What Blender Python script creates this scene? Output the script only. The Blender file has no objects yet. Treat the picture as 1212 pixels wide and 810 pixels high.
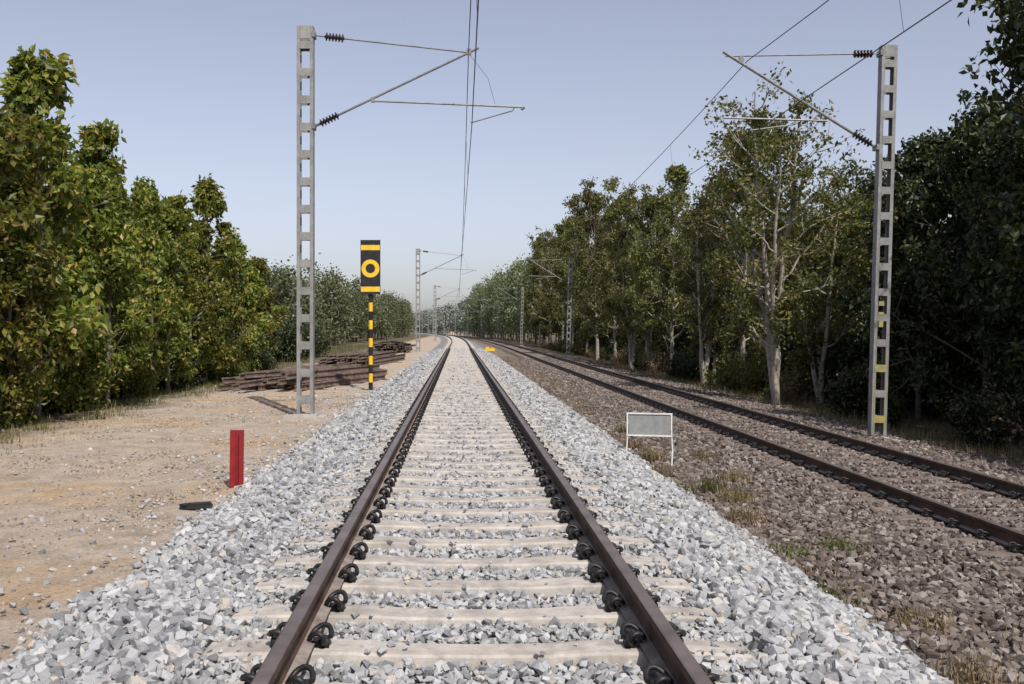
import bpy, bmesh, math, random
import numpy as np
from mathutils import Vector, Matrix
rng=np.random.default_rng(7); random.seed(7)
S=bpy.context.scene
CAMZ=1.38
def cx(Y):
    Y=np.asarray(Y,float); d=np.maximum(Y-100,0); return -(d*d)/(2*3200.)

# ---------------------------------------------------------------- materials
def newmat(name):
    m=bpy.data.materials.new(name); m.use_nodes=True
    nt=m.node_tree; nt.nodes.clear()
    o=nt.nodes.new('ShaderNodeOutputMaterial'); return m,nt,o
def ramp(nt,fac,stops):
    r=nt.nodes.new('ShaderNodeValToRGB'); e=r.color_ramp.elements
    while len(e)<len(stops): e.new(0.5)
    for i,(p,c) in enumerate(stops):
        e[i].position=p; e[i].color=(*c,1)
    nt.links.new(fac,r.inputs[0]); return r.outputs[0]
def noise(nt,scale,detail=5,rough=.6,coord=None,w=None):
    n=nt.nodes.new('ShaderNodeTexNoise'); n.inputs['Scale'].default_value=scale
    n.inputs['Detail'].default_value=detail; n.inputs['Roughness'].default_value=rough
    if coord is not None: nt.links.new(coord,n.inputs['Vector'])
    return n.outputs['Fac']
def objco(nt):
    return nt.nodes.new('ShaderNodeTexCoord').outputs['Object']
def mixc(nt,f,a,b,typ='MIX'):
    m=nt.nodes.new('ShaderNodeMix'); m.data_type='RGBA'; m.blend_type=typ
    for idx,v in ((0,f),(6,a),(7,b)):
        if isinstance(v,(float,int)): m.inputs[idx].default_value=v
        elif isinstance(v,tuple): m.inputs[idx].default_value=(*v,1)
        else: nt.links.new(v,m.inputs[idx])
    return m.outputs[2]
def princ(nt,o,col,rough=.8,metal=0,bump=None,bs=.3,bd=.01,spec=.3):
    p=nt.nodes.new('ShaderNodeBsdfPrincipled')
    if isinstance(col,tuple): p.inputs['Base Color'].default_value=(*col,1)
    else: nt.links.new(col,p.inputs['Base Color'])
    if isinstance(rough,(float,int)): p.inputs['Roughness'].default_value=rough
    else: nt.links.new(rough,p.inputs['Roughness'])
    p.inputs['Metallic'].default_value=metal
    p.inputs['Specular IOR Level'].default_value=spec
    if bump is not None:
        b=nt.nodes.new('ShaderNodeBump'); b.inputs['Strength'].default_value=bs; b.inputs['Distance'].default_value=bd
        nt.links.new(bump,b.inputs['Height']); nt.links.new(b.outputs[0],p.inputs['Normal'])
    nt.links.new(p.outputs[0],o.inputs[0]); return p
def simple(name,c1,c2,scale=8,rough=.7,metal=0,bs=.2,spec=.3,lo=.35,hi=.65,streak=None,patch=None):
    m,nt,o=newmat(name); co=objco(nt); n=noise(nt,scale,6,.65,co)
    c=ramp(nt,n,[(lo,c1),(hi,c2)]); n2=noise(nt,scale*6,4,.6,co)
    if streak:
        mp=nt.nodes.new('ShaderNodeMapping'); mp.inputs['Scale'].default_value=(12,12,.7); nt.links.new(co,mp.inputs[0])
        ns=noise(nt,1.5,5,.7,mp.outputs[0]); c=mixc(nt,ramp(nt,ns,[(.52,(0,0,0)),(.72,(.7,.7,.7))]),c,streak)
    if patch:
        ns=noise(nt,2.3,7,.75,co); c=mixc(nt,ramp(nt,ns,[(.50,(0,0,0)),(.62,(.7,.7,.7))]),c,patch)
    princ(nt,o,c,rough,metal,n2,bs,.004,spec); return m
def island(name,stops,rough=.85,mixn=.35,scale=30):
    m,nt,o=newmat(name); g=nt.nodes.new('ShaderNodeNewGeometry')
    c=ramp(nt,g.outputs['Random Per Island'],stops)
    co=objco(nt); n=noise(nt,scale,5,.7,co)
    c2=mixc(nt,mixn,c,ramp(nt,n,[(.3,(.35,.35,.36)),(.7,(1,1,1))]),'MULTIPLY')
    princ(nt,o,c2,rough,0,n,.5,.01,.25); return m
def leafmat(name,stops,trans=.3,big=1.0):
    m,nt,o=newmat(name); g=nt.nodes.new('ShaderNodeNewGeometry')
    c=ramp(nt,g.outputs['Random Per Island'],stops)
    oi=nt.nodes.new('ShaderNodeObjectInfo')
    co=objco(nt); n=noise(nt,.7,3,.5,co)
    c=mixc(nt,.7,c,ramp(nt,n,[(.35,(.55,.6,.55)),(.65,(1.15,1.1,1.0))]),'MULTIPLY')
    hs=nt.nodes.new('ShaderNodeHueSaturation')
    mr=nt.nodes.new('ShaderNodeMapRange'); mr.inputs[3].default_value=.78; mr.inputs[4].default_value=1.25
    nt.links.new(oi.outputs['Random'],mr.inputs[0]); nt.links.new(mr.outputs[0],hs.inputs['Value'])
    mr2=nt.nodes.new('ShaderNodeMapRange'); mr2.inputs[3].default_value=.465; mr2.inputs[4].default_value=.50
    nt.links.new(oi.outputs['Random'],mr2.inputs[0]); nt.links.new(mr2.outputs[0],hs.inputs['Hue'])
    nt.links.new(c,hs.inputs['Color']); c=hs.outputs[0]
    p=nt.nodes.new('ShaderNodeBsdfPrincipled'); nt.links.new(c,p.inputs['Base Color'])
    p.inputs['Roughness'].default_value=.42; p.inputs['Specular IOR Level'].default_value=.4
    t=nt.nodes.new('ShaderNodeBsdfTranslucent'); nt.links.new(mixc(nt,1.0,c,(1.3,1.25,.5),'MULTIPLY'),t.inputs[0])
    mx=nt.nodes.new('ShaderNodeMixShader'); mx.inputs[0].default_value=trans
    nt.links.new(p.outputs[0],mx.inputs[1]); nt.links.new(t.outputs[0],mx.inputs[2]); nt.links.new(mx.outputs[0],o.inputs[0])
    return m
M={}
M['stone']=island('ballast_stone_grey',[(0,(.16,.16,.16)),(.2,(.28,.282,.285)),(.6,(.385,.388,.392)),(.9,(.48,.48,.475)),(1,(.44,.385,.32))])
M['dstone']=island('ballast_stone_brown',[(0,(.07,.052,.044)),(.4,(.135,.106,.090)),(.75,(.205,.17,.148)),(1,(.32,.29,.26))])
M['pebble']=island('pebbles',[(0,(.20,.165,.13)),(.5,(.34,.27,.20)),(1,(.45,.40,.34))])
M['sleeper']=simple('concrete_dusty',(.29,.26,.23),(.50,.46,.41),7,.9,0,.6,lo=.3,hi=.7,patch=(.25,.225,.20))
M['sleeper2']=simple('concrete_stained',(.12,.092,.078),(.20,.165,.14),5,.9,0,.5)
M['railside']=simple('rail_rust',(.045,.028,.022),(.10,.060,.045),6,.75,.1,.4)
M['railtop']=simple('rail_running_surface',(.14,.105,.09),(.24,.19,.165),3,.42,.5,.1,.5)
M['railfoot']=simple('rail_foot_pale',(.16,.13,.11),(.30,.26,.23),9,.85,0,.3)  # foot tops in a paler tone than the rail sides
M['clip']=simple('clip_black_iron',(.012,.012,.013),(.03,.027,.026),10,.5,.3,.2,.5)
M['steel']=simple('galvanised_steel',(.17,.17,.165),(.27,.27,.26),5,.6,.15,.15,.4,streak=(.15,.12,.09))
M['tube']=simple('bracket_tube',(.13,.13,.13),(.22,.22,.215),5,.5,.3,.1,.5)
M['ins']=simple('insulator_brown',(.016,.012,.012),(.03,.022,.02),5,.25,0,.05,.5)
M['wire']=simple('wire_copper_weathered',(.04,.04,.042),(.08,.075,.07),5,.5,.5,.1)
M['conc']=simple('foundation_concrete',(.30,.28,.25),(.42,.39,.35),4,.9,0,.5)
M['black']=simple('black_paint',(.014,.014,.015),(.028,.028,.028),6,.45,0,.1)
M['yellow']=simple('yellow_paint',(.64,.39,.02),(.76,.50,.04),6,.5,0,.1)
M['yellowdull']=simple('yellow_paint_worn',(.20,.19,.12),(.36,.30,.07),9,.6,0,.1)
M['red']=simple('red_paint',(.17,.010,.014),(.27,.016,.020),7,.5,0,.15,streak=(.10,.02,.015))
M['white']=simple('white_paint_worn',(.58,.57,.54),(.74,.73,.71),9,.6,0,.2)
M['plate']=simple('sign_plate_shade_grey',(.21,.215,.21),(.30,.305,.30),7,.6,.1,.1)  # board's shaded face painted in as a grey plate colour
M['rust']=simple('rusty_steel',(.075,.053,.043),(.21,.155,.125),4,.85,.1,.4)
M['timber']=simple('old_timber',(.06,.045,.035),(.14,.11,.085),6,.9,0,.5)
M['bark']=simple('bark_dark',(.08,.068,.053),(.19,.16,.125),5,.9,0,.8)
M['barkp']=simple('bark_pale',(.24,.21,.175),(.42,.38,.32),4,.9,0,.6)
M['leafL']=leafmat('leaves_left',[(0,(.045,.070,.015)),(.35,(.11,.160,.030)),(.7,(.19,.235,.048)),(.9,(.32,.32,.075)),(1,(.38,.28,.10))],.42)
M['leafR']=leafmat('leaves_right',[(0,(.05,.066,.025)),(.4,(.108,.133,.040)),(.8,(.170,.185,.062)),(.93,(.24,.21,.085)),(1,(.30,.20,.09))],.42)
M['leafD']=leafmat('leaves_shade_dark',[(0,(.012,.022,.008)),(.5,(.026,.044,.014)),(.9,(.052,.070,.022)),(1,(.12,.11,.04))],.2)  # shade on right-hand trees and understory put into the leaf colour
M['leafF']=leafmat('leaves_haze_tinted',[(0,(.085,.110,.060)),(.5,(.12,.150,.080)),(1,(.17,.185,.105))],.25)  # aerial haze put into the leaf colour, paler with distance
M['leafH']=leafmat('leaves_haze_tinted_far',[(0,(.20,.235,.22)),(1,(.28,.31,.28))],.1)  # farthest trees: stronger haze painted straight into the leaves
M['grassdry']=leafmat('grass_dry',[(0,(.11,.08,.045)),(.5,(.21,.16,.095)),(1,(.34,.275,.175))],.3)
M['grassgreen']=leafmat('grass_green',[(0,(.05,.07,.022)),(.6,(.11,.125,.04)),(1,(.24,.20,.095))],.3)

def m_ground():
    m,nt,o=newmat('earth_ground'); co=objco(nt)
    sep=nt.nodes.new('ShaderNodeSeparateXYZ'); nt.links.new(co,sep.inputs[0])
    n1=noise(nt,.35,6,.6,co); n2=noise(nt,3,8,.7,co); n3=noise(nt,28,6,.75,co)
    sand=ramp(nt,n2,[(.3,(.29,.235,.18)),(.5,(.43,.355,.28)),(.7,(.53,.45,.365))])
    orange=ramp(nt,n1,[(.50,(0,0,0)),(.64,(.8,.8,.8))])
    c=mixc(nt,orange,sand,mixc(nt,n2,(.42,.275,.155),(.55,.38,.22)))
    n4=noise(nt,1.1,6,.7,co)
    c=mixc(nt,ramp(nt,n4,[(.52,(0,0,0)),(.68,(.75,.75,.75))]),c,(.34,.31,.28))
    grit=ramp(nt,n3,[(.35,(.55,.54,.53)),(.5,(1,1,1)),(.72,(1.15,1.13,1.1))])
    c=mixc(nt,.85,c,grit,'MULTIPLY')
    # faint wheel ruts along the works road
    def mr(src,a,b):
        x=nt.nodes.new('ShaderNodeMapRange'); x.inputs[1].default_value=a; x.inputs[2].default_value=b; nt.links.new(src,x.inputs[0]); return x.outputs[0]
    ad=nt.nodes.new('ShaderNodeMath'); ad.operation='MULTIPLY_ADD'; nt.links.new(n1,ad.inputs[0]); ad.inputs[1].default_value=3; nt.links.new(sep.outputs[0],ad.inputs[2])
    litter=ramp(nt,n2,[(.3,(.055,.045,.03)),(.5,(.12,.10,.06)),(.7,(.22,.18,.11))])
    c=mixc(nt,mr(ad.outputs[0],-5.4,-6.8),c,litter)
    mid=ramp(nt,n2,[(.3,(.12,.09,.072)),(.5,(.20,.158,.125)),(.7,(.27,.22,.175))])
    c=mixc(nt,mr(sep.outputs[0],1.5,2.2),c,mid)
    c=mixc(nt,mr(ad.outputs[0],11.0,12.8),c,litter)
    b=nt.nodes.new('ShaderNodeMath'); b.operation='ADD'; nt.links.new(n2,b.inputs[0]); nt.links.new(n3,b.inputs[1])
    princ(nt,o,c,.95,0,b.outputs[0],.9,.035,.15); return m
M['ground']=m_ground()
def m_bed(name,stops,dust):
    m,nt,o=newmat(name); co=objco(nt)
    v=nt.nodes.new('ShaderNodeTexVoronoi'); v.inputs['Scale'].default_value=15; v.inputs['Randomness'].default_value=1; nt.links.new(co,v.inputs['Vector'])
    sp=nt.nodes.new('ShaderNodeSeparateColor'); nt.links.new(v.outputs['Color'],sp.inputs[0])
    c=ramp(nt,sp.outputs[0],stops)
    c=mixc(nt,.8,c,ramp(nt,v.outputs['Distance'],[(.25,(1,1,1)),(.75,(.3,.3,.3))]),'MULTIPLY')
    n=noise(nt,1.5,5,.6,co); c=mixc(nt,ramp(nt,n,[(.5,(0,0,0)),(.8,(.6,.6,.6))]),c,dust)
    inv=nt.nodes.new('ShaderNodeMath'); inv.operation='SUBTRACT'; inv.inputs[0].default_value=1; nt.links.new(v.outputs['Distance'],inv.inputs[1])
    princ(nt,o,c,.95,0,inv.outputs[0],.9,.04,.15); return m
M['bed']=m_bed('ballast_bed',[(0,(.20,.20,.20)),(.5,(.33,.33,.335)),(1,(.46,.46,.455))],(.34,.32,.295))
M['bed2']=m_bed('ballast_bed_old',[(0,(.08,.062,.053)),(.5,(.135,.11,.093)),(1,(.22,.185,.16))],(.15,.12,.10))

# ---------------------------------------------------------------- mesh builder
class MB:
    def __init__(s): s.V=[]; s.F=[]; s.n=0
    def add(s,V,F,mat=0):
        V=np.asarray(V,float).reshape(-1,3); F=np.asarray(F,int)
        s.V.append(V); s.F.append((F+s.n,mat)); s.n+=len(V)
    def box(s,c,d,mat=0,rz=0,R=None):
        x,y,z=d[0]/2,d[1]/2,d[2]/2
        V=np.array([[-x,-y,-z],[x,-y,-z],[x,y,-z],[-x,y,-z],[-x,-y,z],[x,-y,z],[x,y,z],[-x,y,z]])
        if rz: 
            a=math.cos(rz); b=math.sin(rz); V=V@np.array([[a,b,0],[-b,a,0],[0,0,1]])
        if R is not None: V=V@np.array(R).T
        s.add(V+np.array(c),[[0,3,2,1],[4,5,6,7],[0,1,5,4],[1,2,6,5],[2,3,7,6],[3,0,4,7]],mat)
    def tube(s,P,r,n=6,mat=0,cap=True):
        P=np.asarray(P,float); k=len(P); r=np.broadcast_to(np.asarray(r,float),(k,))
        T=np.gradient(P,axis=0); T/=np.linalg.norm(T,axis=1)[:,None]+1e-9
        ref=np.array([0,0,1.]) if abs(T[:,2]).mean()<.8 else np.array([1.,0,0])
        A=np.cross(T,ref); A/=np.linalg.norm(A,axis=1)[:,None]+1e-9; B=np.cross(T,A)
        a=np.arange(n)*2*math.pi/n
        V=(P[:,None,:]+r[:,None,None]*(np.cos(a)[None,:,None]*A[:,None,:]+np.sin(a)[None,:,None]*B[:,None,:])).reshape(-1,3)
        i=np.arange(k-1)[:,None]*n; j=np.arange(n)[None,:]; j2=(j+1)%n
        F=np.stack([i+j,i+j2,i+n+j2,i+n+j],-1).reshape(-1,4); s.add(V,F,mat)
        if cap:
            for b in (0,(k-1)*n):
                s.add(V[b:b+n],[list(range(n))],mat)
    def obj(s,name,mats,parent=None,smooth=False):
        me=s.mesh(name,mats,smooth); o=bpy.data.objects.new(name,me); S.collection.objects.link(o)
        if parent: o.parent=parent
        return o
    def mesh(s,name,mats,smooth=False):
        me=bpy.data.meshes.new(name); V=np.concatenate(s.V)
        loops=np.concatenate([f.ravel() for f,_ in s.F]); cnt=np.concatenate([np.full(len(f),f.shape[1]) for f,_ in s.F])
        mi=np.concatenate([np.full(len(f),m) for f,m in s.F])
        st=np.concatenate([[0],np.cumsum(cnt)[:-1]])
        me.vertices.add(len(V)); me.vertices.foreach_set('co',V.ravel().astype(np.float32))
        me.loops.add(len(loops)); me.loops.foreach_set('vertex_index',loops.astype(np.int32))
        me.polygons.add(len(cnt)); me.polygons.foreach_set('loop_start',st.astype(np.int32))
        for m in mats: me.materials.append(m)
        me.polygons.foreach_set('material_index',mi.astype(np.int32))
        me.update(calc_edges=True)
        me.polygons.foreach_set('use_smooth',np.full(len(cnt),smooth)); me.update()
        return me
def empty(name,loc=(0,0,0)):
    e=bpy.data.objects.new(name,None); e.location=loc; e.empty_display_size=.3; S.collection.objects.link(e); return e
def link(name,me,loc=(0,0,0),rz=0,sc=(1,1,1),parent=None):
    o=bpy.data.objects.new(name,me); o.location=loc; o.rotation_euler=(0,0,rz); o.scale=sc; S.collection.objects.link(o)
    if parent: o.parent=parent
    return o

# ---------------------------------------------------------------- profiles
T1=0.09; T2=6.52; Z2=-0.66      # track centres, second track level
gp=np.array([(-3000,0.5),(-40,-.45),(-12,-.55),(-8,-.45),(-2.2,-.42),(-1.0,-.6),(2.4,-.85),(3.6,-.88),(4.6,-.93),(9.0,-1.02),(10.2,-1.15),(13,-1.35),(40,-1.2),(3000,-.5)])
def gz(x): return np.interp(x,gp[:,0],gp[:,1])
b1=np.array([(-2.75,-.56),(-2.35,-.41),(-1.75,-.27),(-1.40,-.245),(-1.25,-.27),(1.42,-.27),(1.58,-.245),(1.9,-.27),(2.6,-.62),(3.15,-.90),(3.3,-1.0)])
b2=np.array([(4.2,-1.0),(4.9,-.90),(5.25,-.87),(7.9,-.87),(8.5,-.95),(9.2,-1.15)])
def b1z(x): return np.interp(x,b1[:,0],b1[:,1])
def b2z(x): return np.interp(x,b2[:,0],b2[:,1])
def sheet(name,xs,ys,zf,mat,jit=0,follow=True):
    X,Y=np.meshgrid(xs,ys); off=cx(Y)*(1 if follow else 0)
    Z=zf(X)+ (rng.random(X.shape)-.5)*2*jit
    V=np.stack([X+off,Y,Z],-1).reshape(-1,3); nx=len(xs); ny=len(ys)
    i=np.arange(ny-1)[:,None]*nx; j=np.arange(nx-1)[None,:]
    F=np.stack([i+j,i+j+1,i+nx+j+1,i+nx+j],-1).reshape(-1,4)
    mb=MB(); mb.add(V,F); return mb.obj(name,[mat],smooth=True)
xs=np.unique(np.concatenate([np.linspace(-3000,-60,10),np.linspace(-60,-14,20),np.arange(-14,14,.35),np.linspace(14,60,20),np.linspace(60,3000,10)]))
ys=np.concatenate([np.linspace(-200,-6,8),np.arange(-5,50,.4),np.linspace(51,150,50),np.linspace(160,900,60),np.linspace(1000,4000,12)])
sheet('ground',xs,ys,gz,M['ground'],.022)
yb=np.concatenate([np.arange(-8,40,.25),np.arange(40,100,2),np.arange(100,900,10)])
sheet('railway_ballast',np.unique(np.concatenate([b1[:,0],np.linspace(-2.7,3.3,36)])),yb,b1z,M['bed'],.010)
sheet('railway_ballast',np.unique(np.concatenate([b2[:,0],np.linspace(4.2,9.2,30)])),yb,b2z,M['bed2'],.010)

# ---------------------------------------------------------------- stones
def templates(n,flat=.75):
    out=[]
    for k in range(n):
        bm=bmesh.new()
        for i in range(13):
            p=Vector([random.gauss(0,1) for _ in range(3)]); p.normalize()
            p=Vector((max(-.72,min(.72,p.x))*random.uniform(1.1,1.5),max(-.7,min(.7,p.y))*1.15,max(-.6,min(.6,p.z))*random.uniform(.9,1.2)))
            bm.verts.new(p)
        r=bmesh.ops.convex_hull(bm,input=bm.verts)
        bmesh.ops.delete(bm,geom=[v for v in bm.verts if not v.link_faces],context='VERTS')
        bmesh.ops.triangulate(bm,faces=bm.faces); bm.verts.index_update()
        out.append((np.array([v.co[:] for v in bm.verts]),np.array([[v.index for v in f.verts] for f in bm.faces]))); bm.free()
    return out
TPL=templates(14)
def randrot(n):
    q=rng.normal(size=(n,4)); q/=np.linalg.norm(q,axis=1)[:,None]; w,x,y,z=q.T
    return np.stack([1-2*(y*y+z*z),2*(x*y-z*w),2*(x*z+y*w),2*(x*y+z*w),1-2*(x*x+z*z),2*(y*z-x*w),2*(x*z-y*w),2*(y*z+x*w),1-2*(x*x+y*y)],-1).reshape(n,3,3)
def scatter(mb,P,R,mat=0):
    n=len(P); t=rng.integers(0,len(TPL),n)
    for k,(V,F) in enumerate(TPL):
        I=np.where(t==k)[0]
        if not len(I): continue
        rot=randrot(len(I)); W=np.einsum('nij,vj->nvi',rot,V)*R[I][:,None,None]; W[:,:,2]*=.85; W+=P[I][:,None,:]
        FF=F[None]+(np.arange(len(I))*len(V))[:,None,None]
        mb.add(W.reshape(-1,3),FF.reshape(-1,3),mat)
def pts(x0,x1,y0,y1,s):
    X,Y=np.meshgrid(np.arange(x0,x1,s),np.arange(y0,y1,s)); X=X.ravel()+(rng.random(X.size)-.5)*s*1.3; Y=Y.ravel()+(rng.random(Y.size)-.5)*s*1.3
    k=(X>-.5*Y-1.8)&(X<.6*Y+1.8); return X[k],Y[k]
SP=.61; S0=4.80-3*SP
def on_sleeper(X,Y,T,hw,ph=S0):
    d=(Y-ph)%SP; d=np.minimum(d,SP-d); return (d<hw)&(np.abs(X-T)<1.37)
def near_rail(X,T,w=.10): return (np.abs(X-(T-.87))<w)|(np.abs(X-(T+.87))<w)
mb=MB()
for (y0,y1,s,r0,r1) in ((2.4,13,.046,.022,.044),(13,30,.068,.030,.050),(30,80,.12,.042,.062)):
    for layer in range(2 if y0<30 else 1):
        X,Y=pts(-2.75,3.2,y0,y1,s*(1 if layer==0 else 1.5))
        k=~((X<-2.15)&(rng.random(len(X))<(-2.15-X)*1.9)); X,Y=X[k],Y[k]
        k=~((X>2.8)&(rng.random(len(X))<(X-2.8)*1.6)); X,Y=X[k],Y[k]
        crib=np.abs(X-T1)<1.38; out=np.abs(X-T1)>1.02
        hw=.120+.018*np.sin(X*7+Y*1.7)+.018*np.sin(X*17+Y*5)-np.where(out,.03,0)
        os=on_sleeper(X,Y,T1,hw)
        k=~(os&(rng.random(len(X))<(np.where(out,.86,.970) if layer==0 else np.where(out,.92,.992)))); 
        k&=~(near_rail(X,T1,.10)&(rng.random(len(X))<.93)&crib); X,Y=X[k],Y[k]; crib=crib[k]; out=out[k]
        sl=on_sleeper(X,Y,T1,.11)
        R=rng.uniform(r0,r1,len(X))*np.where(crib,.76,1.08)*np.where(rng.random(len(X))<.12,1.3,1)
        R=np.where(sl,R*rng.uniform(.35,.9,len(X)),R)
        lump=.018*np.sin(X*5.1+Y*2.3)+.015*np.sin(Y*4.1-X*3)
        Z=np.where(crib,-.232,b1z(X)+.004)+rng.uniform(-.014,.014,len(X))+layer*np.where(crib,.010,.026)+np.where(crib,0,lump)+np.where(crib&out,.016,0)
        Z=np.where(sl,-.188+R*.35,Z)
        scatter(mb,np.stack([X,Y,Z],-1),R)
X,Y=pts(-4.5,-2.2,3,30,.10); k=rng.random(len(X))<np.exp((X+2.3)*1.9)*.75; X,Y=X[k],Y[k]; R=rng.uniform(.012,.038,len(X))
scatter(mb,np.stack([X,Y,gz(X)+R*.25],-1),R)
X,Y=pts(-8,-3,4,34,.5); k=rng.random(len(X))<.35; X,Y=X[k],Y[k]; R=rng.uniform(.02,.045,len(X))
scatter(mb,np.stack([X,Y,gz(X)+R*.25],-1),R)
mb.obj('gravel',[M['stone']])
mb=MB()
X,Y=pts(-8,-2.4,4,26,.065); k=rng.random(len(X))<.35+.4*(np.sin(X*1.3+Y*.5)+np.sin(Y*1.1-X))/2+.1; X,Y=X[k],Y[k]; R=rng.uniform(.005,.018,len(X))*np.where(rng.random(len(X))<.06,1.9,1)
scatter(mb,np.stack([X,Y,gz(X)+R*.1],-1),R)
mb.obj('gravel',[M['pebble']])
mb=MB()
for (y0,y1,s,r0,r1) in ((4,14,.062,.026,.050),(14,34,.088,.036,.058),(34,75,.15,.055,.08)):
    for layer in range(2 if y0<30 else 1):
        X,Y=pts(2.75,11.0,y0,y1,s*(1 if layer==0 else 1.6))
        p=np.interp(X,[2.7,3.1,3.3,4.1,4.5,8.8,9.6,10.8],[.2,.6,.75,.8,1,1,.65,.05])
        p=np.clip(p+.35*np.sin(X*2.2+Y*.9)*(X<4.3)*np.sin(Y*1.3),0,1)
        k=rng.random(len(X))<p; X,Y=X[k],Y[k]
        k=~(on_sleeper(X,Y,T2,.09)&(rng.random(len(X))<.88)); k&=~(near_rail(X,T2)&(np.abs(X-T2)<1.4)&(rng.random(len(X))<.95)); X,Y=X[k],Y[k]
        crib=np.abs(X-T2)<1.4
        R=rng.uniform(r0,r1,len(X))*np.where(crib,.8,1)*np.where(rng.random(len(X))<.1,1.35,1)
        Z=np.maximum(gz(X),np.where((X>4.3)&(X<9.1),b2z(X),-9))+rng.uniform(-.01,.015,len(X))+layer*np.where(crib,.006,.022)
        scatter(mb,np.stack([X,Y,Z],-1),R)
mb.obj('gravel',[M['dstone']])

# ---------------------------------------------------------------- tracks
half=[(.026,0),(.034,-.005),(.0365,-.014),(.0365,-.038),(.012,-.052),(.0095,-.07),(.0095,-.125),(.02,-.145),(.075,-.158),(.075,-.172)]
prof=np.array(half+[(-x,z) for x,z in half[::-1]])
def rail_mesh(mb,T,Z,ys):
    n=len(prof); C=cx(ys)+T
    V=np.stack([C[:,None]+prof[None,:,0],np.repeat(ys[:,None],n,1),Z+np.repeat(prof[None,:,1],len(ys),0)],-1).reshape(-1,3)
    for j in range(n):
        j2=(j+1)%n; i=np.arange(len(ys)-1)*n
        F=np.stack([i+j,i+j2,i+n+j2,i+n+j],-1)
        mat=1 if j in (n-1,0,n-2) else (2 if j in (7,11) else 0)
        mb.F.append((F+mb.n,mat))
    mb.V.append(V); mb.n+=len(V)
def sleepers(mb,T,Z,y0,y1,ph=S0,mat=0):
    k=math.floor((y0-ph)/SP); 
    while ph+k*SP<y1:
        y=ph+k*SP; k+=1
        xsx=np.array([-1.375,-1.33,-1.10,-.62,-.35,0,.35,.62,1.10,1.33,1.375]); zt=np.array([-.235,-.195,-.182,-.182,-.198,-.202,-.198,-.182,-.182,-.195,-.235])
        wt=np.array([.085,.105,.11,.11,.098,.092,.098,.11,.11,.105,.085]); wb=wt+.035
        jz=rng.uniform(-.004,.004); jy=rng.uniform(-.012,.012); rr=rng.uniform(-.006,.006)
        V=[]
        for a,z,w,b in zip(xsx,zt,wt,wb):
            for (yy,zz) in ((-b,-.38),(-w,z-.012),(-w+.012,z),(w-.012,z),(w,z-.012),(b,-.38)):
                V.append((T+a+float(cx(y)),y+jy+yy+a*rr,Z+zz+jz))
        F=[]
        for i in range(len(xsx)-1):
            for j in range(5): F.append((i*6+j,i*6+6+j,i*6+7+j,i*6+1+j))
        mb.add(V,F,mat); e=(len(xsx)-1)*6
        mb.add(V[:6],[[0,1,2,3,4,5]],mat); mb.add(V[e:],[[5,4,3,2,1,0]],mat)
clipP=np.array([(.055,-.055,.022),(.055,.0,.022),(.055,.05,.024),(.062,.082,.04),(.060,.09,.068),(.035,.088,.085),(.005,.075,.075),(-.012,.045,.052),(-.014,.0,.045),(-.012,-.035,.047),(.01,-.065,.07),(.045,-.07,.088),(.075,-.055,.082),(.088,-.02,.062),(.088,.02,.05)])
def smooth(P,it=2):
    for _ in range(it):
        Q=[P[0]]
        for a,b in zip(P[:-1],P[1:]): Q+= [a*.75+b*.25,a*.25+b*.75]
        Q.append(P[-1]); P=np.array(Q)
    return P
clipS=smooth(clipP,1)
def clips(mb,T,Z,y0,y1,ph=S0,far=35):
    k=math.floor((y0-ph)/SP)
    while ph+k*SP<y1:
        y=ph+k*SP; k+=1
        for r in (-.87,.87):
            for s in (-1,1):
                c=np.array([T+r+float(cx(y)),y,Z-.182]); u=np.array([s,1 if s*r>0 else -1,1])
                P=(clipS if y<14 else clipP)*u*np.array([1.0,.88,1.0])+c+np.array([s*.062,0,0])
                mb.tube(P,.0135 if y<far else .016,6 if y<14 else 4,0)
                mb.box(c+np.array([s*.118,0,.018]),(.05,.075,.045),0)
                mb.box(c+np.array([s*.07,0,.022]),(.035,.09,.012),0)
ysr=np.concatenate([np.arange(-15,100,5.),np.arange(100,900,8.)])
def track(T,Z,smat,ph):
    e=empty('railway_track')
    for r,nm in ((-.87,'left_rail'),(.87,'right_rail')):
        mb=MB(); rail_mesh(mb,T+r,Z,ysr); mb.obj(nm,[M['railside'],M['railtop'],M['railfoot']],e)
    mb=MB(); sleepers(mb,T,Z,-3,220,ph); mb.obj('concrete_sleepers',[smat],e)
    mb=MB(); clips(mb,T,Z,1.5,75,ph); mb.obj('rail_clips',[M['clip']],e,True)
track(T1,0,M['sleeper'],S0); track(T2,Z2,M['sleeper2'],S0)

# ---------------------------------------------------------------- masts
def column_mesh(H,yel=False):
    mb=MB(); W=.34; D=.20
    for s in (-1,1):
        mb.box((s*(W/2-.006),0,H/2),(.012,D,H))
        for f in (-1,1): mb.box((s*(W/2-.042),f*(D/2-.006),H/2),(.06,.012,H))
    z=.35; i=0
    while z<H-.1:
        for f in (-1,1): mb.box((0,f*(D/2+.002),z),(.225,.010,.16),1 if (yel and i in (0,2)) else 0)
        z+=.56; i+=1
    for f in (-1,1): mb.box((0,f*(D/2+.002),H-.13),(.225,.010,.26))
    if yel:
        mb.box((-.03,-D/2-.012,2.9),(.12,.004,.10),1); mb.box((-.03,-D/2-.012,2.68),(.12,.004,.06),1); mb.box((-.03,-D/2-.012,2.45),(.10,.004,.14),1)
        for s in (-1,1): mb.box((s*.118,-D/2-.004,.95),(.016,.004,1.75),1)
    return mb.mesh('column',[M['steel'],M['yellowdull']])
def insulator(mb,a,b,mat):
    a=np.array(a,float); b=np.array(b,float); n=26; t=np.linspace(0,1,n); P=a+(b-a)*t[:,None]
    r=np.where(np.arange(n)%4<2,.035,.085); r[:2]=.03; r[-2:]=.03
    mb.tube(P,r,12,mat)
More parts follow.
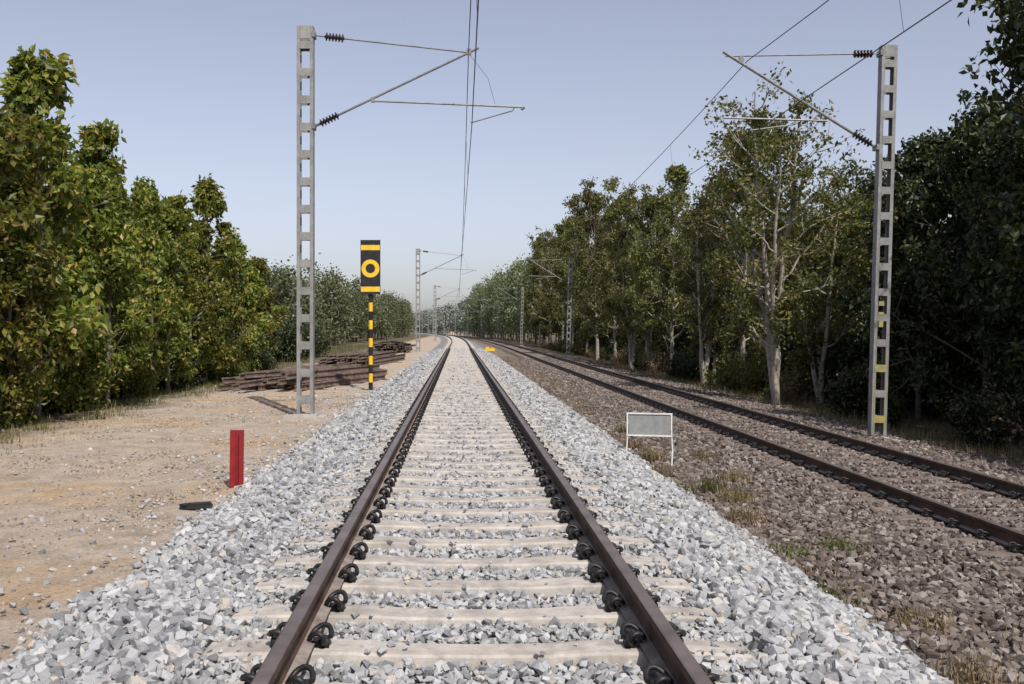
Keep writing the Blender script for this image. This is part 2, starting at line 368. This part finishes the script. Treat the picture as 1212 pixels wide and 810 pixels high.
def lerp(a,b,t): return tuple(np.array(a,float)*(1-t)+np.array(b,float)*t)
def bracket_left():
    mb=MB(); o=.42
    A=(.17,0,7.43+o); B=(3.32,0,7.08+o)
    mb.tube([A,lerp(A,B,.07)],.016); insulator(mb,lerp(A,B,.07),lerp(A,B,.20),1); mb.tube([lerp(A,B,.2),B],.017)
    C=(.17,0,5.55+o); D=(3.56,0,7.17+o)
    mb.tube([C,lerp(C,D,.035)],.03); insulator(mb,lerp(C,D,.035),lerp(C,D,.15),1); mb.tube([lerp(C,D,.15),D],.025,8)
    E=(1.36,0,6.08+o); F=(4.50,0,5.95+o); mb.tube([E,F],.020,8); mb.tube([F,(4.44,0,5.90+o)],.03,6)
    mb.tube([(4.30,0,5.95+o),(4.26,0,5.88+o),(3.40,0,5.63+o)],.014,6)
    mb.tube([(3.32,0,7.1+o),(3.75,0,6.55+o),(3.9,0,6.02+o)],.005,4)
    mb.box((3.36,0,7.09+o),(.10,.06,.12)); mb.box((1.38,0,6.10+o),(.08,.06,.10)); 
    for z in (5.55,7.43): mb.box((.175,0,z+o),(.06,.24,.12))
    return mb.mesh('cantilever_bracket',[M['tube'],M['ins']])
def bracket_right():
    mb=MB(); o=.95
    A=(-.17+.22,0,7.48+o); B=(-3.35,0,7.42+o)
    mb.tube([A,lerp(A,B,.04)],.016); insulator(mb,lerp(A,B,.04),lerp(A,B,.17),1); mb.tube([lerp(A,B,.17),B],.017)
    C=(-.02,0,5.40+o); D=(-3.40,0,7.52+o)
    mb.tube([C,lerp(C,D,.03)],.03); insulator(mb,lerp(C,D,.03),lerp(C,D,.15),1); mb.tube([lerp(C,D,.15),D],.034,8)
    mb.tube([(-1.1,0,5.99+o),(-3.4,0,6.06+o)],.022,8); mb.tube([(-1.7,0,5.98+o),(-1.9,0,5.9+o),(-2.8,0,5.78+o)],.016,6)
    mb.box((-3.0,0,7.35+o),(.10,.06,.16))
    for z,x in ((5.40,-.02),(7.48,.07)): mb.box((x,0,z+o),(.06,.24,.12))
    return mb.mesh('cantilever_bracket',[M['tube'],M['ins']])
def found():
    mb=MB()
    mb.box((0,0,-.2),(.85,.7,.44)); mb.box((0,0,.035),(.5,.4,.05)); return mb.mesh('foundation',[M['conc']])
cL=column_mesh(8.02); cR=column_mesh(8.6,True); cR2=column_mesh(8.6); bL=bracket_left(); bR=bracket_right(); fo=found()
LM=[20,75,137,192,247,302,357,412,467]; RM=[21.5,85,144,200,255,310,365,420]
for y in LM:
    e=empty('overhead_line_mast',(-3.15+float(cx(y)),y,-.42)); link('column',cL,parent=e); link('cantilever_bracket',bL,parent=e); link('foundation',fo,parent=e)
for i,y in enumerate(RM):
    e=empty('overhead_line_mast',(9.25+float(cx(y))+(.3 if i else 0),y,-.95))
    c=link('column',cR if i==0 else cR2,parent=e); c.rotation_euler=(0,math.radians(1.7),0); link('cantilever_bracket',bR,parent=e); link('foundation',fo,(0,0,-.12),parent=e)
def wires(xc,xm,zc,zm,Ys,yfirst):
    mb=MB(); Ys=[yfirst]+Ys
    for k,(a,b) in enumerate(zip(Ys[:-1],Ys[1:])):
        t=np.linspace(0,1,15); Y=a+(b-a)*t; st=.07
        s0=st*(1 if k%2 else -1); s1=-s0
        Xc=xc+s0+(s1-s0)*t+np.interp(Y,[a,b],cx([a,b])); Xm=xm+np.interp(Y,[a,b],cx([a,b]))
        Zm=zm-.85*4*t*(1-t); rr=.010 if a<100 else .016
        mb.tube(np.stack([Xc,Y,np.full_like(Y,zc)],-1),rr,5); mb.tube(np.stack([Xm,Y,Zm],-1),rr,5)
        if a<200:
            for q in np.arange(1,8)/8.:
                p=(np.interp(q,t,Xm),a+(b-a)*q,np.interp(q,t,Zm)); r=(np.interp(q,t,Xc),a+(b-a)*q,zc); mb.tube([p,r],.004,4)
    mb.obj('overhead_wires',[M['wire']])
wires(.20,.20,5.60,7.08,LM,-35); wires(6.5,6.40,5.76,7.33,RM,-36)

# ---------------------------------------------------------------- signs & posts
e=empty('railway_sign_board',(-2.60,28.7,-.45))
mb=MB(); n=11
for i in range(n): 
    z0=2.88*i/n; mb.tube([(0,0,z0),(0,0,z0+2.88/n)],.062,12,i%2,cap=(i==0))
mb.obj('striped_post',[M['black'],M['yellow']],e)
mb=MB(); mb.box((0,-.09,3.66),(.56,.03,1.60))
for z in (3.1,4.2): mb.box((0,-.03,z),(.4,.09,.05))
for s in (-1,1): mb.box((s*.285,-.09,3.66),(.012,.045,1.62))
mb.obj('black_panel',[M['black']],e)
mb=MB(); mb.box((0,-.108,4.235),(.555,.004,.15)); mb.box((0,-.108,3.01),(.555,.004,.15))
a=np.linspace(0,2*math.pi,41)[:-1]; V=[]
for r in (.14,.265):
    for q in a: V.append((r*math.cos(q),-.109,3.62+r*math.sin(q)))
mb.add(V,[(i,(i+1)%40,40+(i+1)%40,40+i) for i in range(40)])
mb.obj('yellow_markings',[M['yellow']],e)

mb=MB()   # red steel box-section post
mb.box((-.072,0,.12),(.012,.12,1.06)); mb.box((.072,0,.12),(.012,.12,1.06)); mb.box((0,-.0,.12),(.132,.012,1.06)); 
mb.box((-.045,-.056,.12),(.042,.010,1.06)); mb.box((.045,-.056,.12),(.042,.010,1.06))
o=mb.obj('red_marker_post',[M['red']]); o.location=(-2.54,11.1,-.42); o.rotation_euler=(0,math.radians(.8),math.radians(12))

e=empty('small_signboard',(3.12,15.9,-.80)); e.rotation_euler=(0,0,math.radians(-14))
mb=MB(); mb.box((0,0,.62),(.66,.006,.34)); mb.obj('plate',[M['plate']],e)
mb=MB()
for z in (.44,.80): mb.box((0,-.004,z),(.74,.03,.022))
for s in (-1,1):
    mb.box((s*.355,-.004,.62),(.022,.03,.335)); mb.tube([(s*.355,0,.44),(s*.37,.01,.2),(s*.35,0,-.1)],.013,6)
mb.obj('frame_and_legs',[M['white']],e)

mb=MB(); mb.box((0,0,.02),(.30,.13,.03)); mb.box((.03,.02,.045),(.22,.10,.02),rz=.4); mb.box((-.1,-.03,.045),(.09,.09,.015),rz=.9)
o=mb.obj('rubber_pads',[M['black']]); o.location=(-2.62,9.7,-.41)
mb=MB(); mb.box((0,0,.1),(.8,.3,.2)); mb.box((-.2,0,.25),(.25,.2,.12)); mb.box((.2,.0,.23),(.1,.25,.08)); o=mb.obj('track_marker_box',[M['yellow']]); o.location=(2.5,78,-.35)

def rail_stack(loc,L,nw,nl,ang,sp=.17):
    mb=MB(); 
    for l in range(nl):
        for i in range(nw-l*3):
            a=ang+rng.normal(0,.03+.03*l); x=(i-(nw-l*3)/2)*sp+rng.normal(0,.03); y=rng.normal(0,.55); Lr=L*rng.uniform(.75,1.05)
            c,s=math.cos(a),math.sin(a); tz=rng.normal(0,.02)
            V=[]
            for yy in (-Lr/2,Lr/2):
                for (px,pz) in prof:
                    lx=px+x; ly=yy
                    V.append((lx*c+ly*s+y*math.sin(ang),-lx*s+ly*c+y*math.cos(ang),.235+l*.165+pz+tz*(yy/L)*2+rng.normal(0,.001)))
            n=len(prof); F=[(j,(j+1)%n,n+(j+1)%n,n+j) for j in range(n)]; mb.add(V,F,0)
            mb.add(V[:n],[list(range(n))],0); mb.add(V[n:],[list(range(n))],0)
    for t in (-.38,0,.38):
        mb.box((L*t*math.sin(ang),L*t*math.cos(ang),.0),(nw*sp+.8,.2,.12),1,rz=-ang)
    o=mb.obj('rail_stack',[M['rust'],M['timber']]); o.location=loc
rail_stack((-4.7,32.3,-.47),7.6,16,3,.32)
rail_stack((-5.0,53,-.47),10,18,3,.12)
rail_stack((-5.4,80,-.47),12,18,5,.02)

# ---------------------------------------------------------------- trees
def leaves(mb,C,L,W,mat,up=.35):
    n=len(C); a=rng.normal(size=(n,3)); a[:,2]-=.35; a/=np.linalg.norm(a,axis=1)[:,None]
    nn=rng.normal(size=(n,3)); nn[:,2]+=up*2; b=np.cross(nn,a); b/=np.linalg.norm(b,axis=1)[:,None]+1e-9
    l=L*rng.uniform(.6,1.3,n)[:,None]; w=W*rng.uniform(.7,1.2,n)[:,None]
    up_=np.cross(a,b)*l*.10
    V=np.stack([C,C+a*l*.45+b*w+up_,C+a*l,C+a*l*.45-b*w+up_],1).reshape(-1,3)
    mb.add(V,np.arange(4*n).reshape(n,4),mat)
def tree_mesh(name,H,R,cb,nl,nleaf,LL,shape,bark,leaf,multi=1,clr=.34,droop=0,base_r=None):
    mb=MB(); clumps=[]; base_r=base_r or H*.011
    for q in range(multi):
        k=12; t=np.linspace(0,1,k); az=rng.uniform(0,6.28); lean=(R*.45 if multi>1 else R*.12)
        wob=np.cumsum(rng.normal(0,.035*H/8,(k,2)),0); wob-=wob[0]
        hh=H*(.95 if q==0 else rng.uniform(.7,.9))
        P=np.stack([lean*math.cos(az)*t**1.2+wob[:,0],lean*math.sin(az)*t**1.2+wob[:,1],hh*t-.15],-1)
        mb.tube(P,base_r*(1-.85*t)*(1 if multi==1 else .75)+.008,8,0,False)
        m=nl//multi
        for i in range(m):
            u=(i+rng.random())/m; tt=cb+(.98-cb)*u; s=np.array([np.interp(tt,t,P[:,d]) for d in range(3)])
            if shape=='ovoid': en=math.sin(math.pi*(.12+.80*u))**.8
            elif shape=='cone': en=min(1,(1-u)**.8*1.15+.10)
            else: en=min(1,.35+1.3*u)*(1-max(0,u-.7)*2.0)
            Ln=R*en*rng.uniform(.45,1.2)*(1 if multi==1 else .75)
            if rng.random()<.12: Ln*=1.3
            a=i*2.4+rng.uniform(-.5,.5); el=rng.uniform(.2,.85)+u*.35-droop
            kk=6; v=np.linspace(0,1,kk); d=np.array([math.cos(a)*math.cos(el),math.sin(a)*math.cos(el),math.sin(el)])
            Q=s+d*Ln*v[:,None]+np.stack([0*v,0*v,.12*Ln*v*v],-1)+np.cumsum(rng.normal(0,.035*Ln,(kk,3)),0)*(v[:,None]>0)
            r0=max(.010,base_r*.36*(1-tt*.6)); 
            capz=H*(.99-.14*rng.random()) if shape!='cone' else H
            Q[:,2]=np.minimum(Q[:,2],capz+.03*np.arange(kk))
            mb.tube(Q,r0*(1-.8*v)+.004,5,0,False)
            clumps.append(Q[-1]); clumps.append(Q[-2]); 
            if Ln>1.3: clumps.append(Q[-3])
            for j in range(4):
                g=rng.uniform(.35,.95); s2=np.array([np.interp(g,v,Q[:,d_]) for d_ in range(3)])
                d2=d+rng.normal(0,.65,3); d2/=np.linalg.norm(d2); l2=Ln*rng.uniform(.25,.5)
                Q2=np.array([s2,s2+d2*l2*.5+rng.normal(0,.04,3),s2+d2*l2+np.array([0,0,.08*l2])])
                mb.tube(Q2,[r0*.4+.003,r0*.3+.003,.003],4,0,False)
                clumps.append(Q2[-1]); 
        for g in (1,.97,.93,.9): clumps.append(np.array([np.interp(g,t,P[:,d_]) for d_ in range(3)])+rng.normal(0,.12,3))
    C=np.array(clumps); wts=rng.gamma(1.1,1,len(C))+.1; wts/=wts.sum(); idx=rng.choice(len(C),nleaf,p=wts)
    cr=clr*rng.uniform(.55,1.4,len(C))
    off=rng.normal(size=(nleaf,3)); off/=np.linalg.norm(off,axis=1)[:,None]; off*=(rng.random(nleaf)**.5)[:,None]*cr[idx][:,None]; off[:,2]*=.75
    Pp=C[idx]+off; Pp=Pp[Pp[:,2]>.1]
    leaves(mb,Pp,LL,LL*.30,1)
    return mb.mesh(name,[M[bark],M[leaf]])
TL=[tree_mesh('tree_l%d'%i,7.5,1.6,.08,38,9500,.205,'ovoid' if i==0 else 'cone','barkp' if i==2 else 'bark','leafL',clr=.33) for i in range(5)]
TR=[tree_mesh('tree_r%d'%i,12,2.7,.14,46,13500,.21,['ovoid','cone','ovoid'][i],'barkp','leafR',clr=.48) for i in range(3)]
TS=[tree_mesh('tree_s%d'%i,11,3.0,.22,60,11000,.16,'ovoid','barkp','leafR',multi=4,clr=.42,base_r=.15) for i in range(2)]
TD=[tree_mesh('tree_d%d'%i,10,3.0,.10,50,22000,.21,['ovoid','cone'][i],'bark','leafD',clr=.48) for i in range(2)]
def bush(name,leaf,n=4500,LL=.13):
    mb=MB(); C=[]
    for i in range(14):
        a=rng.uniform(0,6.28); e=rng.uniform(.5,1.4); L=rng.uniform(.6,1.5); d=np.array([math.cos(a)*math.cos(e),math.sin(a)*math.cos(e),math.sin(e)])
        v=np.linspace(0,1,5)[:,None]; Q=d*L*v+rng.normal(0,.04,(5,3))*v; mb.tube(Q,np.linspace(.014,.004,5),4,0,False); C+=[Q[-1],Q[-2],Q[2]]
    C=np.array(C); idx=rng.integers(0,len(C),n); P=C[idx]+rng.normal(0,.17,(n,3)); P=P[P[:,2]>0]; leaves(mb,P,LL,LL*.3,1); return mb.mesh(name,[M['bark'],M[leaf]])
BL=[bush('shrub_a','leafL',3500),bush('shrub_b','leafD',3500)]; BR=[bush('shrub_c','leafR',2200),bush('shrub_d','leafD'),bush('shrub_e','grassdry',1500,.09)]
def T(me,H0,x,y,H,wide=1,name='tree'):
    s=H/H0; link(name,me,(x+float(cx(y)),y,float(gz(x))-.05),rng.uniform(0,6.28),(s*wide,s*wide,s))
for k,(x,y,H,t) in enumerate([(-8.6,13.5,6.4,1),(-8.9,16.6,7.0,0),(-8.7,20,7.9,1),(-8.9,24.5,7.4,2),(-8.5,28.3,5.9,0),(-8.6,32.8,7.3,3),(-8.6,38,5.8,4),(-9.0,43.5,5.4,2)]): T(TL[t],7.5,x,y,H,.98)
T(TL[3],7.5,-8.3,18.2,6.2,.9); T(TL[4],7.5,-8.2,22.6,5.9,.9); T(TL[2],7.5,-8.5,30.5,5.4,.9); T(TL[4],7.5,-8.4,26.4,6.2,.8)
for x in (-11.2,-14,-17.5,-22):
    y=11.0+rng.uniform(0,2)
    while y<-x*4.75:
        T(TL[rng.integers(5)],7.5,x+rng.uniform(-.6,.6),y,min(rng.uniform(5.4,7.4),7.0 if y<36 else 5.4),1.1); y+=rng.uniform(2.2,3.2)
y=12
while y<44:
    link('shrub',BL[rng.integers(2)],(-8.6+rng.uniform(-1.2,.4),y,-.5),rng.uniform(0,6),tuple([rng.uniform(.5,1.1)]*3)); y+=rng.uniform(1.0,1.9)
for y in np.arange(11,70,1.6): 
    s=rng.uniform(1.0,1.6); link('shrub',BL[1],(-11.0+rng.uniform(-1,1),y,-.5),rng.uniform(0,6),(s,s,s))
# right side
T(TS[0],11,10.8,33,11.2,1.0); T(TS[1],11,13.4,36,9.4,1.0)
for k,(x,y,H,t) in enumerate([(12.4,42.5,12.0,0),(12.6,48,10.0,2),(12.0,55,12.6,1),(12.5,62,11.6,0),(12,68,13.2,2),(12.3,76,13.2,1),(12,84,15.2,0),(12.4,94,14.4,2),(12.2,104,15.6,0),(12.4,116,16,1),(12.5,130,16.5,2),(12.5,146,17,0)]): T(TR[t],12,x,y,H,.85)
T(TS[1],11,11.6,46,9.5,.9); T(TS[0],11,11.4,64,11,.9); T(TS[1],11,11.5,58,9,.8)
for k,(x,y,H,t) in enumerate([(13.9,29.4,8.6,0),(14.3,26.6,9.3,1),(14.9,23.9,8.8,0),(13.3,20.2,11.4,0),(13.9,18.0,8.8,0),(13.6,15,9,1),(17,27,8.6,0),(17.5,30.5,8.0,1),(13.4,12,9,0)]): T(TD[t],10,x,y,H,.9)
for x in (16,20,25,31):
    y=x*1.6+rng.uniform(0,3)
    while y<150:
        H=rng.uniform(7.5,9.3)+max(0,(y-45))*.045; dk=y<36; T(TD[rng.integers(2)] if dk else TR[rng.integers(3)],10 if dk else 12,x+rng.uniform(-1,1),y,H,1.05); y+=rng.uniform(3.4,5.0)
y=11
while y<130:
    s=rng.uniform(.5,1.2); link('shrub',BR[rng.choice([1,2]) if y<28 else rng.integers(3)],(rng.uniform(11.4,13.6),y,-1.35),rng.uniform(0,6),(s,s,s)); y+=rng.uniform(.9,1.7)*(1+y/80)
for xx in (14.8,18.5):
    y=12.
    while y<120:
        s=rng.uniform(1.1,1.9); link('shrub',BR[1],(xx+rng.uniform(-1,1),y,-1.35),rng.uniform(0,6),(s,s,s)); y+=rng.uniform(1.3,2.2)*(1+y/80)
def mass(name,me_leaf,items,n_per,LL):
    mb=MB()
    for (x,y,H,R) in items:
        m=7; C=np.stack([x+rng.normal(0,R*.5,m),y+rng.normal(0,R*.5,m),rng.uniform(.2,.88,m)*H],-1)
        C=np.vstack([C,[x,y,H*.93]]); idx=rng.integers(0,len(C),n_per); P=C[idx]+rng.normal(0,R*.30,(n_per,3)); P[:,2]+=float(gz(x)); P=P[P[:,2]>-1.5]
        leaves(mb,P,LL,LL*.38,1); mb.tube([(x,y,-1),(x+.2,y,H*.8)],[.14,.04],5,0,False)
    mb.obj(name,[M['bark'],M[me_leaf]])
it=[]
for y in np.arange(90,270,2.8):
    for r in range(2): 
        x=-16.5+(y-96)*.035-r*5+rng.uniform(-1.5,1.5); it.append((x+float(cx(y)),y+rng.uniform(-2,2),rng.uniform(6.4,9.2),1.7))
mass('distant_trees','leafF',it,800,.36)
it=[]
for y in np.arange(150,330,3.5):
    for r in range(2): it.append((13+r*6+float(cx(y))+rng.uniform(-1,1),y,rng.uniform(12,17),2.4))
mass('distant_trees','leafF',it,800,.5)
it=[]
for y in np.arange(275,620,7):
    for s,x in ((1,15),(-1,-13)): it.append((x+float(cx(y))+rng.uniform(-2,2),y,rng.uniform(9,14) if s>0 else rng.uniform(7,10),3.2))
for x in np.arange(-330,120,6): it.append((x,640+rng.uniform(-20,20),rng.uniform(10,15),4.5))
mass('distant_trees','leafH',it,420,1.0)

# grass & weeds
def blades(mb,C,h,mat,spread=.5):
    n=len(C); a=rng.uniform(0,6.28,n); H=h*rng.uniform(.5,1.3,n); w=.003+.004*rng.random(n)+.010*h
    lx=np.cos(a); ly=np.sin(a); d=np.stack([lx,ly,0*a],-1); p=np.stack([-ly,lx,0*a],-1)
    sp=(rng.random(n)*spread)[:,None]
    V=np.stack([C-p*w[:,None],C+p*w[:,None],C+d*sp*H[:,None]+np.array([0,0,1])*H[:,None]*(1-.3*sp)],1).reshape(-1,3)
    mb.add(V,np.arange(3*n).reshape(n,3),mat)
mb=MB()
def strip(x0,x1,y0,y1,n,h,mat,clus=.12,per=14):
    cxx=rng.uniform(x0,x1,n); cy=y0+(y1-y0)*rng.random(n)**1.2; idx=np.repeat(np.arange(n),per)
    hs=rng.uniform(.4,1.5,n)[idx]
    P=np.stack([cxx[idx]+rng.normal(0,clus,n*per),cy[idx]+rng.normal(0,clus,n*per),0*idx],-1); P[:,2]=gz(P[:,0])-.01; P[:,0]+=cx(P[:,1])
    for lo,hi,f in ((0,.8,.6),(.8,1.2,1),(1.2,2,1.4)):
        k=(hs>=lo)&(hs<hi)
        if k.any(): blades(mb,P[k],h*f,mat,.9)
strip(-8.6,-7.2,11,45,420,.17,1); strip(-8.2,-6.6,11,45,240,.10,0)
strip(10.4,12.8,12,80,650,.24,0,.2); strip(9.4,10.6,12,80,110,.16,0,.15); strip(10.6,12.8,12,80,350,.22,1,.2); strip(-14,-9,45,110,500,.35,1,.3)
strip(2.95,4.4,6,60,420,.09,0,.10,10); strip(3.0,4.4,10,50,240,.08,1,.10,10); strip(3.0,4.3,25,80,350,.15,0,.2)
mb.obj('grass',[M['grassdry'],M['grassgreen']])
for (x,y,h,g,n) in [(3.35,11.3,.18,0,200),(3.05,8.0,.12,1,110),(3.6,12.6,.2,0,180),(3.15,6.0,.22,0,150),(3.3,9.7,.12,1,90),(4.1,14.5,.18,0,150),(3.2,18,.22,0,180),(3.6,21,.2,1,150),(3.9,10.0,.14,1,110),(4.3,17,.2,0,140),(3.5,13.4,.22,1,180),(2.95,13,.12,1,100),(3.5,7.4,.13,0,110),(3.3,16.6,.24,0,220),(3.0,14.6,.18,0,160)]:
    mb=MB(); C=np.stack([rng.normal(0,.13,n),rng.normal(0,.13,n),0*np.arange(n)],-1); blades(mb,C,h,0,1.0)
    L=np.stack([rng.normal(0,.11,n//2),rng.normal(0,.11,n//2),rng.uniform(.01,h*.8,n//2)],-1); leaves(mb,L,.045,.014,0)
    o=mb.obj('weed_plant',[M['grassgreen' if g else 'grassdry']]); o.location=(x,y,float(max(gz(x),b1z(x) if x<3.2 else -9))+.02)

# ---------------------------------------------------------------- light, sky, camera
sx,sy=.36,-.93; el=math.radians(50); az=math.atan2(sx,sy)
d=Vector((math.sin(az)*math.cos(el),math.cos(az)*math.cos(el),math.sin(el)))
L=bpy.data.lights.new('sun','SUN'); L.energy=4.8; L.angle=math.radians(.55); L.color=(1,.95,.875)
lo=bpy.data.objects.new('sun',L); lo.rotation_euler=(-d).to_track_quat('-Z','Y').to_euler(); lo.location=(20,-30,40); S.collection.objects.link(lo)
w=bpy.data.worlds.new('World'); S.world=w; w.use_nodes=True; nt=w.node_tree; bg=nt.nodes['Background']
sk=nt.nodes.new('ShaderNodeTexSky'); sk.sky_type='NISHITA'; sk.sun_disc=False; sk.sun_elevation=el; sk.sun_rotation=az
sk.air_density=1.0; sk.dust_density=1.5; sk.ozone_density=2.4; sk.altitude=0
hs=nt.nodes.new('ShaderNodeHueSaturation'); hs.inputs['Saturation'].default_value=.54; nt.links.new(sk.outputs[0],hs.inputs['Color'])
tint=mixc(nt,1.0,hs.outputs[0],(1.03,.99,1.06),'MULTIPLY')
nt.links.new(tint,bg.inputs[0]); bg.inputs[1].default_value=.132
cam=bpy.data.cameras.new('camera'); co=bpy.data.objects.new('camera',cam); S.collection.objects.link(co); S.camera=co
co.location=(0,0,CAMZ); co.rotation_euler=(math.radians(90),0,0); cam.sensor_width=36; cam.lens=34.16; cam.shift_x=.052; cam.shift_y=-.0124; cam.clip_end=6000; cam.clip_start=.05
S.view_settings.view_transform='Standard'; S.view_settings.look='None'; S.view_settings.exposure=0; S.view_settings.gamma=1
